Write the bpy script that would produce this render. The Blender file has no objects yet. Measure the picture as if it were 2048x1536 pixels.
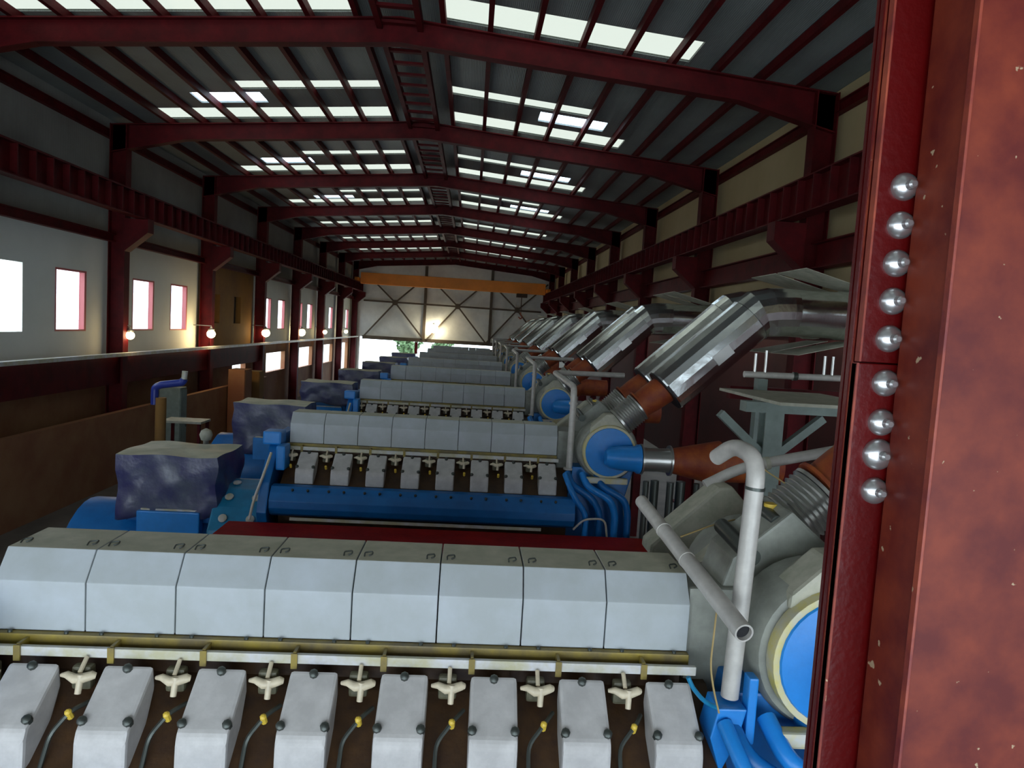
import bpy, bmesh, math, random
from mathutils import Vector, Matrix
random.seed(7)
D = bpy.data
sc = bpy.context.scene
COL = sc.collection
PI = math.pi

# ------------------------------------------------------------------ materials
def mat(name, col, rough=.6, metal=0., var=.0, scale=3., bump=0., bscale=30., col2=None, spots=None, spec=.5):
    m = D.materials.new(name); m.use_nodes = True
    nt = m.node_tree; N = nt.nodes; L = nt.links
    b = N['Principled BSDF']
    b.inputs['Roughness'].default_value = rough
    b.inputs['Metallic'].default_value = metal
    b.inputs['Specular IOR Level'].default_value = spec
    b.inputs['Base Color'].default_value = (*col, 1)
    tc = N.new('ShaderNodeTexCoord')
    last = None
    if var > 0 or col2:
        n = N.new('ShaderNodeTexNoise'); n.inputs['Scale'].default_value = scale; n.inputs['Detail'].default_value = 6
        n.inputs['Roughness'].default_value = .62
        L.new(tc.outputs['Object'], n.inputs['Vector'])
        r = N.new('ShaderNodeValToRGB')
        c2 = col2 or tuple(c*(1-var) for c in col)
        r.color_ramp.elements[0].position = .38; r.color_ramp.elements[1].position = .68
        r.color_ramp.elements[0].color = (*c2, 1)
        r.color_ramp.elements[1].color = (*col, 1)
        L.new(n.outputs['Fac'], r.inputs['Fac']); last = r.outputs['Color']
    if spots:
        sc_, thr, scol = spots
        n = N.new('ShaderNodeTexNoise'); n.inputs['Scale'].default_value = sc_; n.inputs['Detail'].default_value = 3
        L.new(tc.outputs['Object'], n.inputs['Vector'])
        r = N.new('ShaderNodeValToRGB'); r.color_ramp.elements[0].position = thr; r.color_ramp.elements[1].position = thr+.02
        L.new(n.outputs['Fac'], r.inputs['Fac'])
        mx = N.new('ShaderNodeMix'); mx.data_type = 'RGBA'
        L.new(r.outputs['Color'], mx.inputs['Factor'])
        if last: L.new(last, mx.inputs[6])
        else: mx.inputs[6].default_value = (*col, 1)
        mx.inputs[7].default_value = (*scol, 1); last = mx.outputs[2]
    if last: L.new(last, b.inputs['Base Color'])
    if bump > 0:
        n = N.new('ShaderNodeTexNoise'); n.inputs['Scale'].default_value = bscale; n.inputs['Detail'].default_value = 4
        L.new(tc.outputs['Object'], n.inputs['Vector'])
        bp = N.new('ShaderNodeBump'); bp.inputs['Strength'].default_value = bump; bp.inputs['Distance'].default_value = .02
        L.new(n.outputs['Fac'], bp.inputs['Height']); L.new(bp.outputs['Normal'], b.inputs['Normal'])
    return m

def emat(name, col, s):
    m = D.materials.new(name); m.use_nodes = True
    nt = m.node_tree; nt.nodes.clear()
    e = nt.nodes.new('ShaderNodeEmission'); o = nt.nodes.new('ShaderNodeOutputMaterial')
    e.inputs[0].default_value = (*col, 1); e.inputs[1].default_value = s
    nt.links.new(e.outputs[0], o.inputs[0]); return m

def sheet_glass(name, col):                       # see-through roof panel: lets tinted daylight in
    m = D.materials.new(name); m.use_nodes = True
    nt = m.node_tree; nt.nodes.clear()
    t = nt.nodes.new('ShaderNodeBsdfTransparent'); t.inputs[0].default_value = (*col, 1)
    g = nt.nodes.new('ShaderNodeBsdfGlossy'); g.inputs['Roughness'].default_value = .3
    mx = nt.nodes.new('ShaderNodeMixShader'); mx.inputs[0].default_value = .06
    o = nt.nodes.new('ShaderNodeOutputMaterial')
    nt.links.new(t.outputs[0], mx.inputs[1]); nt.links.new(g.outputs[0], mx.inputs[2]); nt.links.new(mx.outputs[0], o.inputs[0])
    return m

def corrugated(name, col, freq, axis, strength=.5, rough=.5, col2=None, metal=0.):
    m = mat(name, col, rough, metal, .2, .7, col2=col2)
    nt = m.node_tree; N = nt.nodes; L = nt.links
    tc = N.new('ShaderNodeTexCoord'); w = N.new('ShaderNodeTexWave'); w.bands_direction = axis
    w.inputs['Scale'].default_value = freq
    L.new(tc.outputs['Object'], w.inputs['Vector'])
    bp = N.new('ShaderNodeBump'); bp.inputs['Strength'].default_value = strength; bp.inputs['Distance'].default_value = .05
    L.new(w.outputs['Fac'], bp.inputs['Height']); L.new(bp.outputs['Normal'], N['Principled BSDF'].inputs['Normal'])
    return m

M = dict(
 red=mat('red_oxide_paint', (.105, .004, .006), .6, spec=.2, var=.45, scale=2, bump=.15, bscale=18),
 redcol=mat('red_column_paint', (.10, .0012, .0015), .34, spec=.3, var=.2, scale=6, bump=.08, bscale=60, spots=(24, .77, (.42, .26, .16))),
 rededge=mat('worn_red_edge', (.34, .06, .025), .5, col2=(.15, .012, .01), scale=9, spots=(30, .70, (.5, .34, .2))),
 reddeck=mat('red_deck_paint', (.34, .008, .005), .6, spec=.15, var=.35, scale=3, bump=.2),
 cover=mat('grey_cover_paint', (.47, .51, .54), .42, col2=(.40, .43, .43), scale=2.2, bump=.03, bscale=8),
 covertop=mat('tan_cover_paint', (.66, .63, .50), .6, col2=(.50, .50, .38), scale=5),  # tan tone for the upward faces of the cover panels
 head=mat('head_grey_paint', (.60, .58, .56), .45, var=.2, scale=7, bump=.06, bscale=20),
 injgrey=mat('dull_olive_metal', (.16, .15, .09), .5, var=.4, scale=9),
 grey=mat('machine_grey_paint', (.33, .34, .29), .5, var=.3, scale=5, bump=.05),
 ledge=mat('oily_yellow_ledge', (.34, .25, .03), .45, col2=(.16, .12, .05), scale=4),
 rail=mat('pale_rail_paint', (.62, .62, .66), .4, col2=(.5, .47, .3), scale=5),
 brass=mat('cream_fitting', (.72, .62, .44), .4, var=.2, scale=15),
 yellow=mat('yellow_cap', (.75, .52, .06), .45),
 dark=mat('grimy_dark_metal', (.035, .016, .008), .5, col2=(.07, .032, .010), scale=6, bump=.3, bscale=14),
 bolt=mat('dark_bolt', (.08, .09, .08), .4, metal=.6),
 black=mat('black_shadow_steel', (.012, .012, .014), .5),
 boltsil=mat('silver_bolt', (.55, .55, .55), .28, metal=.85),
 chipred=mat('chipped_red_paint', (.20, .030, .012), .5, col2=(.10, .008, .006), scale=7, spec=.3, spots=(30, .70, (.40, .29, .18))),
 blue=mat('engine_blue_paint', (.006, .17, .50), .38, col2=(.006, .13, .40), scale=3, bump=.04),
 bluelt=mat('disc_blue_paint', (.015, .26, .75), .35, var=.15, scale=4, bump=.05),
 teal=mat('teal_blue_paint', (.012, .24, .45), .4, var=.25, scale=4),
 ring=mat('yellowed_gasket_ring', (.66, .56, .14), .55, col2=(.58, .58, .54), scale=4),
 orange=mat('rust_orange_primer', (.36, .085, .012), .6, col2=(.22, .03, .01), scale=5),
 clad=mat('aluminium_cladding', (.92, .95, .93), .2, metal=1., col2=(.82, .86, .84), scale=5, bump=.10, bscale=9),
 bell=mat('steel_bellows', (.55, .55, .52), .3, metal=.9),
 bluetube=mat('blue_tube', (.03, .05, .30), .3),
 pipe=mat('galvanised_pipe', (.60, .57, .52), .42, metal=.1, var=.2, scale=8, bump=.04),
 gsteel=mat('grey_green_steel', (.22, .27, .24), .5, var=.25, scale=4),
 plate=mat('dusty_plate', (.52, .50, .40), .6, col2=(.36, .36, .27), scale=6),
 tarp=mat('blue_plastic_sheet', (.13, .15, .19), .3, col2=(.045, .045, .15), scale=1.6, bump=.9, bscale=3.5),
 tarptop=mat('beige_plastic_sheet', (.62, .58, .42), .5, col2=(.42, .42, .30), scale=2, bump=.3, bscale=4),  # paler beige for the upward faces of the sheets
 white=mat('white_wall_paint', (.84, .88, .82), .7, col2=(.76, .80, .74), scale=.4),
 cream=mat('cream_cladding', (.50, .40, .22), .7, col2=(.42, .33, .17), scale=.3),
 shadew=corrugated('shaded_cladding', (.30, .30, .27), 6., 'Y', .15, .7),  # dimmer light on the upper left wall, put into a darker cladding colour
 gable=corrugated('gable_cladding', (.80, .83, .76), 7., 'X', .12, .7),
 ochre=mat('ochre_and_lamp_tint', (.30, .15, .03), .8, col2=(.22, .11, .03), scale=.8),  # ochre tone; on the left bay wall it carries the lamp's glow
 tan=mat('tan_plaster', (.32, .16, .07), .8, col2=(.24, .09, .04), scale=.7),
 roof=corrugated('roof_sheet', (.22, .25, .24), 8., 'X', .25, .45),
 redwall=mat('dark_red_panel', (.07, .008, .008), .7, var=.4, scale=.6),
 brace=mat('brown_brace_paint', (.10, .075, .045), .6, var=.3, scale=2),
 crane=mat('crane_orange_paint', (1., .30, .012), .45, var=.2, scale=.5),
 conc=mat('concrete_floor', (.16, .14, .12), .7, var=.4, scale=.8, bump=.1),
 outg=mat('bright_gravel', (.6, .58, .52), .9, var=.2, scale=.5),
 pinkf=mat('pink_red_reveal', (.55, .16, .16), .6),
 wire=mat('thin_cord', (.42, .30, .12), .7),
 foliage=mat('pale_foliage', (.16, .27, .12), .8, var=.5, scale=2),
 bark=mat('bark', (.12, .08, .05), .9, var=.3),
 lampshell=mat('lamp_housing', (.25, .25, .24), .4, metal=.5),
 lamp=emat('lamp_glow', (1., .82, .45), 14.),
 lamp2=emat('flood_glow', (1., .86, .62), 26.),
 rl=sheet_glass('roof_light_sheet', (.47, .46, .41)),
 rlw=sheet_glass('warm_roof_light_sheet', (.20, .155, .085)),
 rlb=sheet_glass('clear_roof_light_sheet', (.95, .98, 1.)),
 glass=sheet_glass('window_glass', (.92, .93, .95)),
)

# ------------------------------------------------------------------ mesh building
class MB:
    def __init__(s): s.bm = bmesh.new(); s.smooth = False
    def box(s, x0, x1, y0, y1, z0, z1, bev=0, mtx=None):
        r = bmesh.ops.create_cube(s.bm, size=1)
        vs = r['verts']
        for v in vs:
            v.co = Vector(((x0+x1)/2+v.co.x*(x1-x0), (y0+y1)/2+v.co.y*(y1-y0), (z0+z1)/2+v.co.z*(z1-z0)))
        if bev:
            es = list({e for v in vs for e in v.link_edges})
            r = bmesh.ops.bevel(s.bm, geom=es, offset=bev, segments=2, affect='EDGES', profile=.6)
            vs = list({v for f in r['faces'] for v in f.verts} | {v for v in vs if v.is_valid})
        if mtx: bmesh.ops.transform(s.bm, matrix=mtx, verts=[v for v in vs if v.is_valid])
        return s
    def prism(s, prof, a0, a1, axis='x', bev=0):
        """closed 2-D profile extruded along an axis; profile coords are the other two in order"""
        def P(p, a):
            return Vector((a, p[0], p[1])) if axis == 'x' else Vector((p[0], a, p[1])) if axis == 'y' else Vector((p[0], p[1], a))
        A = [s.bm.verts.new(P(p, a0)) for p in prof]; B = [s.bm.verts.new(P(p, a1)) for p in prof]
        n = len(prof); fs = [s.bm.faces.new(A), s.bm.faces.new(B[::-1])]
        for i in range(n): fs.append(s.bm.faces.new((A[i], B[i], B[(i+1) % n], A[(i+1) % n])))
        bmesh.ops.recalc_face_normals(s.bm, faces=fs)
        if bev:
            es = list({e for f in fs for e in f.edges})
            bmesh.ops.bevel(s.bm, geom=es, offset=bev, segments=2, affect='EDGES', profile=.6)
        return s
    def sweep(s, pts, rad, seg=14, caps=True, jitter=0, flat=False, close=False):
        pts = [Vector(p) for p in pts]; n = len(pts)
        if not hasattr(rad, '__len__'): rad = [rad]*n
        t0 = (pts[1]-pts[0]).normalized()
        ref = Vector((0, 0, 1)) if abs(t0.z) < .9 else Vector((0, 1, 0))
        u = t0.cross(ref).normalized()
        rings = []; jit = [1+random.uniform(-jitter, jitter) for _ in range(seg)]
        for i, p in enumerate(pts):
            if i == 0: t = pts[1]-pts[0]
            elif i == n-1: t = pts[-1]-pts[-2]
            else:
                a = (pts[i]-pts[i-1]); b = (pts[i+1]-pts[i])
                if a.length < 1e-7: a = b
                if b.length < 1e-7: b = a
                t = a.normalized()+b.normalized()
            t.normalize(); u = (u-t*u.dot(t)).normalized(); w = t.cross(u)
            k = 1.
            if 0 < i < n-1:
                c = (pts[i]-pts[i-1]).normalized().dot(t) if (pts[i]-pts[i-1]).length > 1e-7 else 1
                k = 1/max(c, .6)
            # miter only in the bend plane is approximated by a plain ring
            rings.append([s.bm.verts.new(p+(u*math.cos(q)+w*math.sin(q))*rad[i]*jit[j]) for j, q in enumerate([2*PI*j/seg for j in range(seg)])])
        fs = []
        for A, B in zip(rings, rings[1:]):
            for j in range(seg):
                fs.append(s.bm.faces.new((A[j], A[(j+1) % seg], B[(j+1) % seg], B[j])))
        if caps:
            fs.append(s.bm.faces.new(rings[0][::-1])); fs.append(s.bm.faces.new(rings[-1]))
        if not flat: s.smooth = True
        return s
    def cyl(s, p0, p1, r0, r1=None, seg=18, caps=True):
        return s.sweep([p0, p1], [r0, r0 if r1 is None else r1], seg, caps)
    def lathe(s, c, axis, prof, seg=28):
        """prof = list of (distance along axis, radius)"""
        c = Vector(c); ax = Vector(axis).normalized()
        ref = Vector((0, 0, 1)) if abs(ax.z) < .9 else Vector((0, 1, 0))
        u = ax.cross(ref).normalized(); w = ax.cross(u); rings = []
        for d, r in prof:
            rings.append([s.bm.verts.new(c+ax*d+(u*math.cos(2*PI*j/seg)+w*math.sin(2*PI*j/seg))*max(r, 1e-4)) for j in range(seg)])
        fs = []
        for A, B in zip(rings, rings[1:]):
            for j in range(seg): fs.append(s.bm.faces.new((A[j], A[(j+1) % seg], B[(j+1) % seg], B[j])))
        fs.append(s.bm.faces.new(rings[0][::-1])); fs.append(s.bm.faces.new(rings[-1]))
        s.smooth = True
        return s
    def ibeam(s, x0, x1, y, z0, z1, w=.2, tf=.03, tw=.02, axis='x'):
        if axis == 'x':
            s.box(x0, x1, y-w/2, y+w/2, z1-tf, z1); s.box(x0, x1, y-w/2, y+w/2, z0, z0+tf); s.box(x0, x1, y-tw/2, y+tw/2, z0+tf, z1-tf)
        else:
            s.box(y-w/2, y+w/2, x0, x1, z1-tf, z1); s.box(y-w/2, y+w/2, x0, x1, z0, z0+tf); s.box(y-tw/2, y+tw/2, x0, x1, z0+tf, z1-tf)
        return s
    def build(s, name, m, parent=None, org=(0, 0, 0), mats=None, pick=None):
        org = Vector(org)
        if org.length: bmesh.ops.translate(s.bm, verts=s.bm.verts, vec=-org)
        bmesh.ops.recalc_face_normals(s.bm, faces=s.bm.faces)
        me = D.meshes.new(name); s.bm.to_mesh(me); s.bm.free()
        me.materials.append(m)
        if mats:
            for x in mats: me.materials.append(x)
            for p in me.polygons: p.material_index = pick(p)
        if s.smooth:
            me.polygons.foreach_set('use_smooth', [True]*len(me.polygons))
            me.set_sharp_from_angle(angle=math.radians(38))
        o = D.objects.new(name, me); COL.objects.link(o)
        if parent: o.parent = parent
        return o

def fillet(pts, r, n=5):
    """round the corners of a polyline"""
    pts = [Vector(p) for p in pts]; out = [pts[0]]
    for i in range(1, len(pts)-1):
        a = (pts[i-1]-pts[i]); b = (pts[i+1]-pts[i]); rr = min(r, a.length*.49, b.length*.49)
        A = pts[i]+a.normalized()*rr; B = pts[i]+b.normalized()*rr
        for k in range(n+1):
            t = k/n; out.append((1-t)**2*A+2*t*(1-t)*pts[i]+t*t*B)
    out.append(pts[-1]); return out

def tag(o, label=None, cat=None, group=None, kind=None):
    if label: o['label'] = label
    if cat: o['category'] = cat
    if group: o['group'] = group
    if kind: o['kind'] = kind
    return o
def thing(name, loc, label, cat, group=None):
    o = D.objects.new(name, None); COL.objects.link(o); o.location = loc; o.empty_display_size = .2
    return tag(o, label, cat, group)
def kids(o): return [c for c in D.objects if c.parent == o]
def dup(root, dy, label, skip=()):
    r = root.copy(); COL.objects.link(r); r.location = root.location+Vector((0, dy, 0)); r['label'] = label
    for ch in KIDS[root.name]:
        if ch.name.split('.')[0] in skip: continue
        c = ch.copy(); COL.objects.link(c); c.parent = r
        for g in KIDS.get(ch.name, []):
            if g.name.split('.')[0] in skip: continue
            d = g.copy(); COL.objects.link(d); d.parent = c
    return r
KIDS = {}
def index_kids():
    KIDS.clear()
    for o in D.objects:
        if o.parent: KIDS.setdefault(o.parent.name, []).append(o)
ORD = ['nearest', 'second', 'third', 'fourth', 'fifth', 'sixth', 'seventh', 'eighth', 'ninth', 'tenth']
def struct(o): o['kind'] = 'structure'; return o

BAY = 7.4
FR = [22.7+BAY*k for k in range(-4, 7)]        # portal frames; last = far gable
YEND = FR[-1]
XL, XR = -10.8, 7.15                           # inner faces of the columns
XRIDGE = -1.83
def ztop(x): return 11.72-.084*abs(x-XRIDGE)   # top of rafters
Y0 = 4.57; ENG = 7.4; NE = 8

# ------------------------------------------------------------------ room shell
YA, YB = -8., YEND+.3
o = struct(MB().box(-14, 12.2, YA, YB, -.2, 0).build('floor', M['conc']))

def wall_x(name, xa, xb, y0, y1, z0, z1, holes, m):
    """wall slab normal to X with rectangular holes (y0,y1,z0,z1)"""
    mb = MB()
    ys = sorted({y0, y1, *[h[0] for h in holes], *[h[1] for h in holes]})
    ys = [y for y in ys if y0 <= y <= y1]
    for a, b in zip(ys, ys[1:]):
        hs = sorted([(h[2], h[3]) for h in holes if h[0] <= a+1e-6 and h[1] >= b-1e-6])
        z = z0
        for h0, h1 in hs:
            if h0 > z: mb.box(xa, xb, a, b, z, h0)
            z = h1
        if z < z1: mb.box(xa, xb, a, b, z, z1)
    return struct(mb.build(name, m))

XW = -11.45
slits = []; low = []
for f in FR:
    if f < YEND-1 and abs(f-30.1) > .1:
        slits += [(f+1.75, f+3.35, 4.6, 6.36), (f+4.75, f+6.3, 4.6, 6.36)]
for f, a, b, z0, z1 in ((30.1, 4.5, 6.5, 1.95, 2.95), (37.5, 2.7, 6.7, 2.15, 3.25), (44.9, 1.2, 6.8, 2.0, 3.35), (52.3, 1.2, 6.8, 1.9, 3.35), (59.7, .9, 6.6, .9, 3.35)):
    low.append((f+a, f+b, z0, z1))
wall_x('wall_left', XW-.14, XW, YA, YB, 3.86, 7.4, [s for s in slits if True] + [(30.1, 37.5, 3.86, 7.4)], M['white'])
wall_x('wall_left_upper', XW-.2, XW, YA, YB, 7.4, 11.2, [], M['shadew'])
wall_x('wall_left_lower', XW-.25, XW, YA, YB, 0, 3.86, low, M['tan'])
wall_x('wall_left_lamp_tint', XW-.25, XW, 30.1, 37.5, 3.86, 7.4, [(31.9, 32.7, 4.9, 6.2), (34.6, 35.6, 4.9, 6.2)], M['ochre'])  # yellow lamp light on this bay is put into the ochre wall colour
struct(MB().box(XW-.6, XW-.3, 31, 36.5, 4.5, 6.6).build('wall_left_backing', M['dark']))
n = 0
for (a, b, z0, z1) in slits:
    if a < 20: continue
    n += 1
    mb = MB()
    t = .05
    mb.box(XW-.15, XW+.01, a, a+t, z0, z1); mb.box(XW-.15, XW+.01, b-.10, b, z0, z1)
    mb.box(XW-.15, XW+.01, a+t, b-.10, z1-t, z1); mb.box(XW-.15, XW+.01, a+t, b-.10, z0, z0+t)
    fr = struct(mb.build('window_%d' % n, M['pinkf']))
    MB().box(XW-.12, XW-.11, a+t, b-.10, z0+t, z1-t).build('pane', M['glass'], fr)
# right wall
wall_x('wall_right', 7.8, 8.0, YA, YB, 6.5, 11.1, [], M['cream'])
wall_x('wall_right_lower', 9.6, 9.8, YA, YB, 0, 7.2, [], M['redwall'])
# gable: cladding with a door opening at the bottom
mb = MB()
prof = [(-12, 3.95), (9.8, 3.95), (9.8, ztop(9.8)+.2), (XRIDGE, ztop(XRIDGE)+.2), (-12, ztop(-12)+.2)]
mb.prism(prof, YEND+.1, YEND+.3, 'y')
mb.box(2.1, 9.8, YEND+.1, YEND+.3, 0, 3.95)
mb.box(-12, -10.5, YEND+.1, YEND+.3, 0, 3.95)
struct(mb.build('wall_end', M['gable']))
struct(MB().box(-12, 9.8, YA-.2, YA, 6.6, 12.2).build('wall_front_light_block', M['gable']))  # unseen header added behind the camera to keep high daylight off the covers
# ceiling: roof sheets with openings for the roof lights
holes = []                                      # (side, s0, s1 distance from ridge, y0, y1, material)
for i, f in enumerate(FR):
    if f > YEND-1: continue
    w = f in (FR[6], FR[5])
    for sgn in (-1, 1):
        lim = 6.2 if sgn > 0 else 8.0
        mt = 'rl'
        holes.append((sgn, .9 if f < 22 else .9, lim, f-.95, f+.12, mt))
        holes.append((sgn, .9, 4.9, f-3.2, f-2.55, mt))
for (sgn, s0, s1, y0, y1) in ((1, 3.45, 5.4, 27.9, 28.8), (1, 3.45, 5.4, 35.6, 36.4), (-1, 4.4, 6.3, 35.6, 36.4), (-1, 4.7, 6.6, 27.9, 28.8), (1, 3.45, 5.4, 20.4, 21.3), (-1, 4.4, 6.3, 20.4, 21.3)):
    holes.append((sgn, s0, s1, y0, y1, 'rlb'))
def roofz(s): return 11.72-.084*s+.2
for sgn, nm, ext in ((-1, 'ceiling_left', 10.6), (1, 'ceiling_right', 10.3)):
    hs = [h for h in holes if h[0] == sgn]
    ys = sorted({YA, YB, *[h[3] for h in hs], *[h[4] for h in hs]})
    mb = MB()
    def slab(s0, s1, y0, y1, up=.05):
        P = [(XRIDGE+sgn*s0, roofz(s0)), (XRIDGE+sgn*s1, roofz(s1)), (XRIDGE+sgn*s1, roofz(s1)+up), (XRIDGE+sgn*s0, roofz(s0)+up)]
        mb.prism(P, y0, y1, 'y')
    for a, b in zip(ys, ys[1:]):
        cut = sorted([(h[1], h[2]) for h in hs if h[3] <= a+1e-6 and h[4] >= b-1e-6]); s = 0
        for c0, c1 in cut:
            if c0 > s: slab(s, c0, a, b)
            s = max(s, c1)
        if s < ext: slab(s, ext, a, b)
    struct(mb.build(nm, M['roof']))
n = 40
for (sgn, s0, s1, y0, y1, mt) in holes:
    n += 1; mb = MB()
    P = [(XRIDGE+sgn*s0, roofz(s0)+.02), (XRIDGE+sgn*s1, roofz(s1)+.02), (XRIDGE+sgn*s1, roofz(s1)+.035), (XRIDGE+sgn*s0, roofz(s0)+.035)]
    mb.prism(P, y0, y1, 'y')
    struct(mb.build('window_%d' % n, M[mt]))

# ------------------------------------------------------------------ outside beyond the openings
struct(MB().box(-60, 60, YB, 140, -.25, -.05).build('floor_outside', M['outg']))
struct(MB().box(-60, -14.001, YA, YB, -.25, -.05).build('floor_yard', M['outg']))
def blob_tree(x, y, h, label):
    t = thing('tree', (x, y, -.05), label, 'tree', 'trees outside the far opening')
    MB().sweep([(0, 0, 0), (.1, 0, h*.3), (0, .1, h*.6)], [.22, .17, .1], 8).build('trunk', M['bark'], t)
    mb = MB()
    for _ in range(420):
        a = random.uniform(0, 2*PI); r = random.random()**.5*h*.32; z = h*(.35+.6*random.random())
        k = 1-abs(z/h-.65)*1.6
        c = Vector((r*k*math.cos(a), r*k*math.sin(a), z)); s = .38*h/6
        n1 = Vector((random.gauss(0, 1), random.gauss(0, 1), random.gauss(0, 1))).normalized(); n2 = n1.orthogonal().normalized()
        vs = [mb.bm.verts.new(c+n1*s), mb.bm.verts.new(c+n2*s*.6), mb.bm.verts.new(c-n1*s), mb.bm.verts.new(c-n2*s*.6)]
        mb.bm.faces.new(vs)
    f = mb.build('foliage', M['foliage'], t); f['kind'] = 'stuff'
blob_tree(-7.2, 82, 5.5, 'pale green tree outside the far door opening, left one of two')
blob_tree(-3.6, 90, 6.0, 'pale green tree outside the far door opening, right one of two')

# ------------------------------------------------------------------ portal frames
def column(x, f, side, label):
    s = -1 if side == 'left' else 1
    t = thing('steel_column', (x+s*.25, f, 0), label, 'column', 'red steel columns along the %s wall' % side)
    zt = ztop(x+s*.2)-.02
    mb = MB(); w = .17
    mb.box(-.25, -.225, -w, w, 0, zt); mb.box(.225, .25, -w, w, 0, zt); mb.box(-.225, .225, -.012, .012, 0, zt)
    mb.build('shaft', M['red'], t)
    # crane corbel towards the hall
    i = -s
    P = [(i*.25, 8.10), (i*.95, 8.10), (i*.95, 7.7), (i*.25, 7.1)]
    mb = MB(); mb.prism(P, -.2, .2, 'y'); mb.build('corbel', M['red'], t)
    MB().box(-.35, .35, -.28, .28, 0, .03).build('base_plate', M['red'], t)
    return t
for i, f in enumerate(FR):
    if f < 0: continue
    k = len(FR)-1-i
    where = 'last one by the far gable' if k == 0 else 'number %d counted back from the far gable' % (k+1)
    column(XL, f-.02 if k else f-.2, 'left', 'dark red steel column with crane bracket at left wall, '+where)
    column(XR, f-.02 if k else f-.2, 'right', 'dark red steel column with crane bracket at right wall, '+where)
for i, f in enumerate(FR):
    if f < 0: continue
    k = len(FR)-1-i
    y = f-.02 if k else f-.2
    t = thing('roof_rafter', (XRIDGE, y, ztop(XRIDGE)), 'dark red steel roof rafter spanning the hall, '+('against the far gable' if k == 0 else 'number %d counted back from the gable' % (k+1)), 'roof beam', 'red roof rafters')
    for sgn, xe in ((-1, XL-.5), (1, XR+.5)):
        def z(x): return ztop(x)-ztop(XRIDGE)
        L = xe-XRIDGE; xh = L-sgn*2.2
        a, b, c = 0, xh, L
        top = [(a, 0), (b, -.084*abs(b)), (c, -.084*abs(c))]
        dep = [.52, .50, .85]
        bot = [(p[0], p[1]-d) for p, d in zip(top, dep)]
        mb = MB()
        mb.prism([top[0], top[1], top[2], bot[2], bot[1], bot[0]], -.012, .012, 'y')
        for (p, q) in ((top, -.03), (bot, .03)):
            mb.prism([p[0], p[1], p[2], (p[2][0], p[2][1]+q), (p[1][0], p[1][1]+q), (p[0][0], p[0][1]+q)], -.13, .13, 'y')
        mb.build('rafter_half', M['red'], t)
for side, sgn in (('left', -1), ('right', 1)):
    for k in range(9):
        s = .9+.98*k
        x = XRIDGE+sgn*s
        mb = MB(); mb.box(-.055, .055, YA, YEND, .0, .185)
        o = mb.build('roof_purlin', M['red']); o.location = (x, 0, ztop(x)+.003)
        tag(o, 'dark red roof purlin running the hall length, %s on the %s of the ridge' % (('nearest' if k == 0 else ORD[k]), side), 'purlin', 'roof purlins')
# ridge walkway
t = thing('ridge_walkway', (XRIDGE, 0, 11.5), 'ladder-like dark red walkway hanging under the roof ridge', 'walkway')
for x in (-.42, .42):
    MB().box(x-.06, x+.06, YA, YEND-.3, -.02, .18).build('chord', M['red'], t)
for k in range(96):
    MB().box(-.36, .36, YA+.5+.75*k, YA+.62+.75*k, .02, .08).build('rung', M['red'], t)
# crane girders
def girder(x, side):
    t = thing('crane_girder', (x, 0, 8.12), 'dark red stiffened crane runway girder along the %s wall' % side, 'girder')
    MB().ibeam(YA, YEND-.3, 0, 0, .74, .34, .03, .016, 'y').build('beam', M['red'], t)
    MB().box(-.04, .04, YA, YEND-.3, .742, .80).build('crane_rail', M['red'], t)
    i = 1 if side == 'left' else -1
    y = 3.; c = 0
    while y < YEND-.5 and c < 96:
        x0, x1 = sorted((i*.01, i*.165))
        MB().box(x0, x1, y-.02, y+.02, .03, .71).build('stiffener', M['red'], t)
        y += .67; c += 1
girder(-10.35, 'left'); girder(6.72, 'right')
# eave struts, lower longitudinal beams
def lbeam(name, x, z0, z1, label, y0=YA, y1=YEND-.4, w=.22, m='red', cat='beam'):
    mb = MB().ibeam(y0, y1, 0, 0, z1-z0, w, .03, .016, 'y')
    o = mb.build(name, M[m]); o.location = (x, 0, z0); return tag(o, label, cat)
lbeam('eave_beam', 7.70, 10.5, 10.75, 'slim dark red eave beam above the cream panels of the right wall', w=.16)
lbeam('eave_beam', -11.37, 10.5, 10.75, 'slim dark red eave beam above the panels of the left wall', w=.14)
for i in range(1, len(FR)-1):
    y0, y1 = FR[i]+.2, FR[i+1]-.25
    if y0 < 7: continue
    k = len(FR)-1-i
    lbeam('wall_beam', 7.42, 7.12, 7.68, 'dark red beam between right wall columns under the crane girder, bay %d from the gable' % k, y0, y1, .3)
    lbeam('wall_beam', -11.12, 7.35, 7.6, 'slim dark red beam between left wall columns, bay %d from the gable' % k, y0, y1, .2)
o = MB().box(-.18, .18, 8, 37.2, 0, .85).build('floor_edge_beam', M['red']); o.location = (-11.12, 0, 2.98)
tag(o, 'deep dark red gallery edge beam below the pale rail on the left', 'beam')
o = MB().box(-.1, .1, 8, YEND-.3, 0, .1).build('pale_rail', M['rail']); o.location = (-10.68, 0, 3.87)
tag(o, 'thin pale rail running along the left wall below the slit windows', 'rail')

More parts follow.
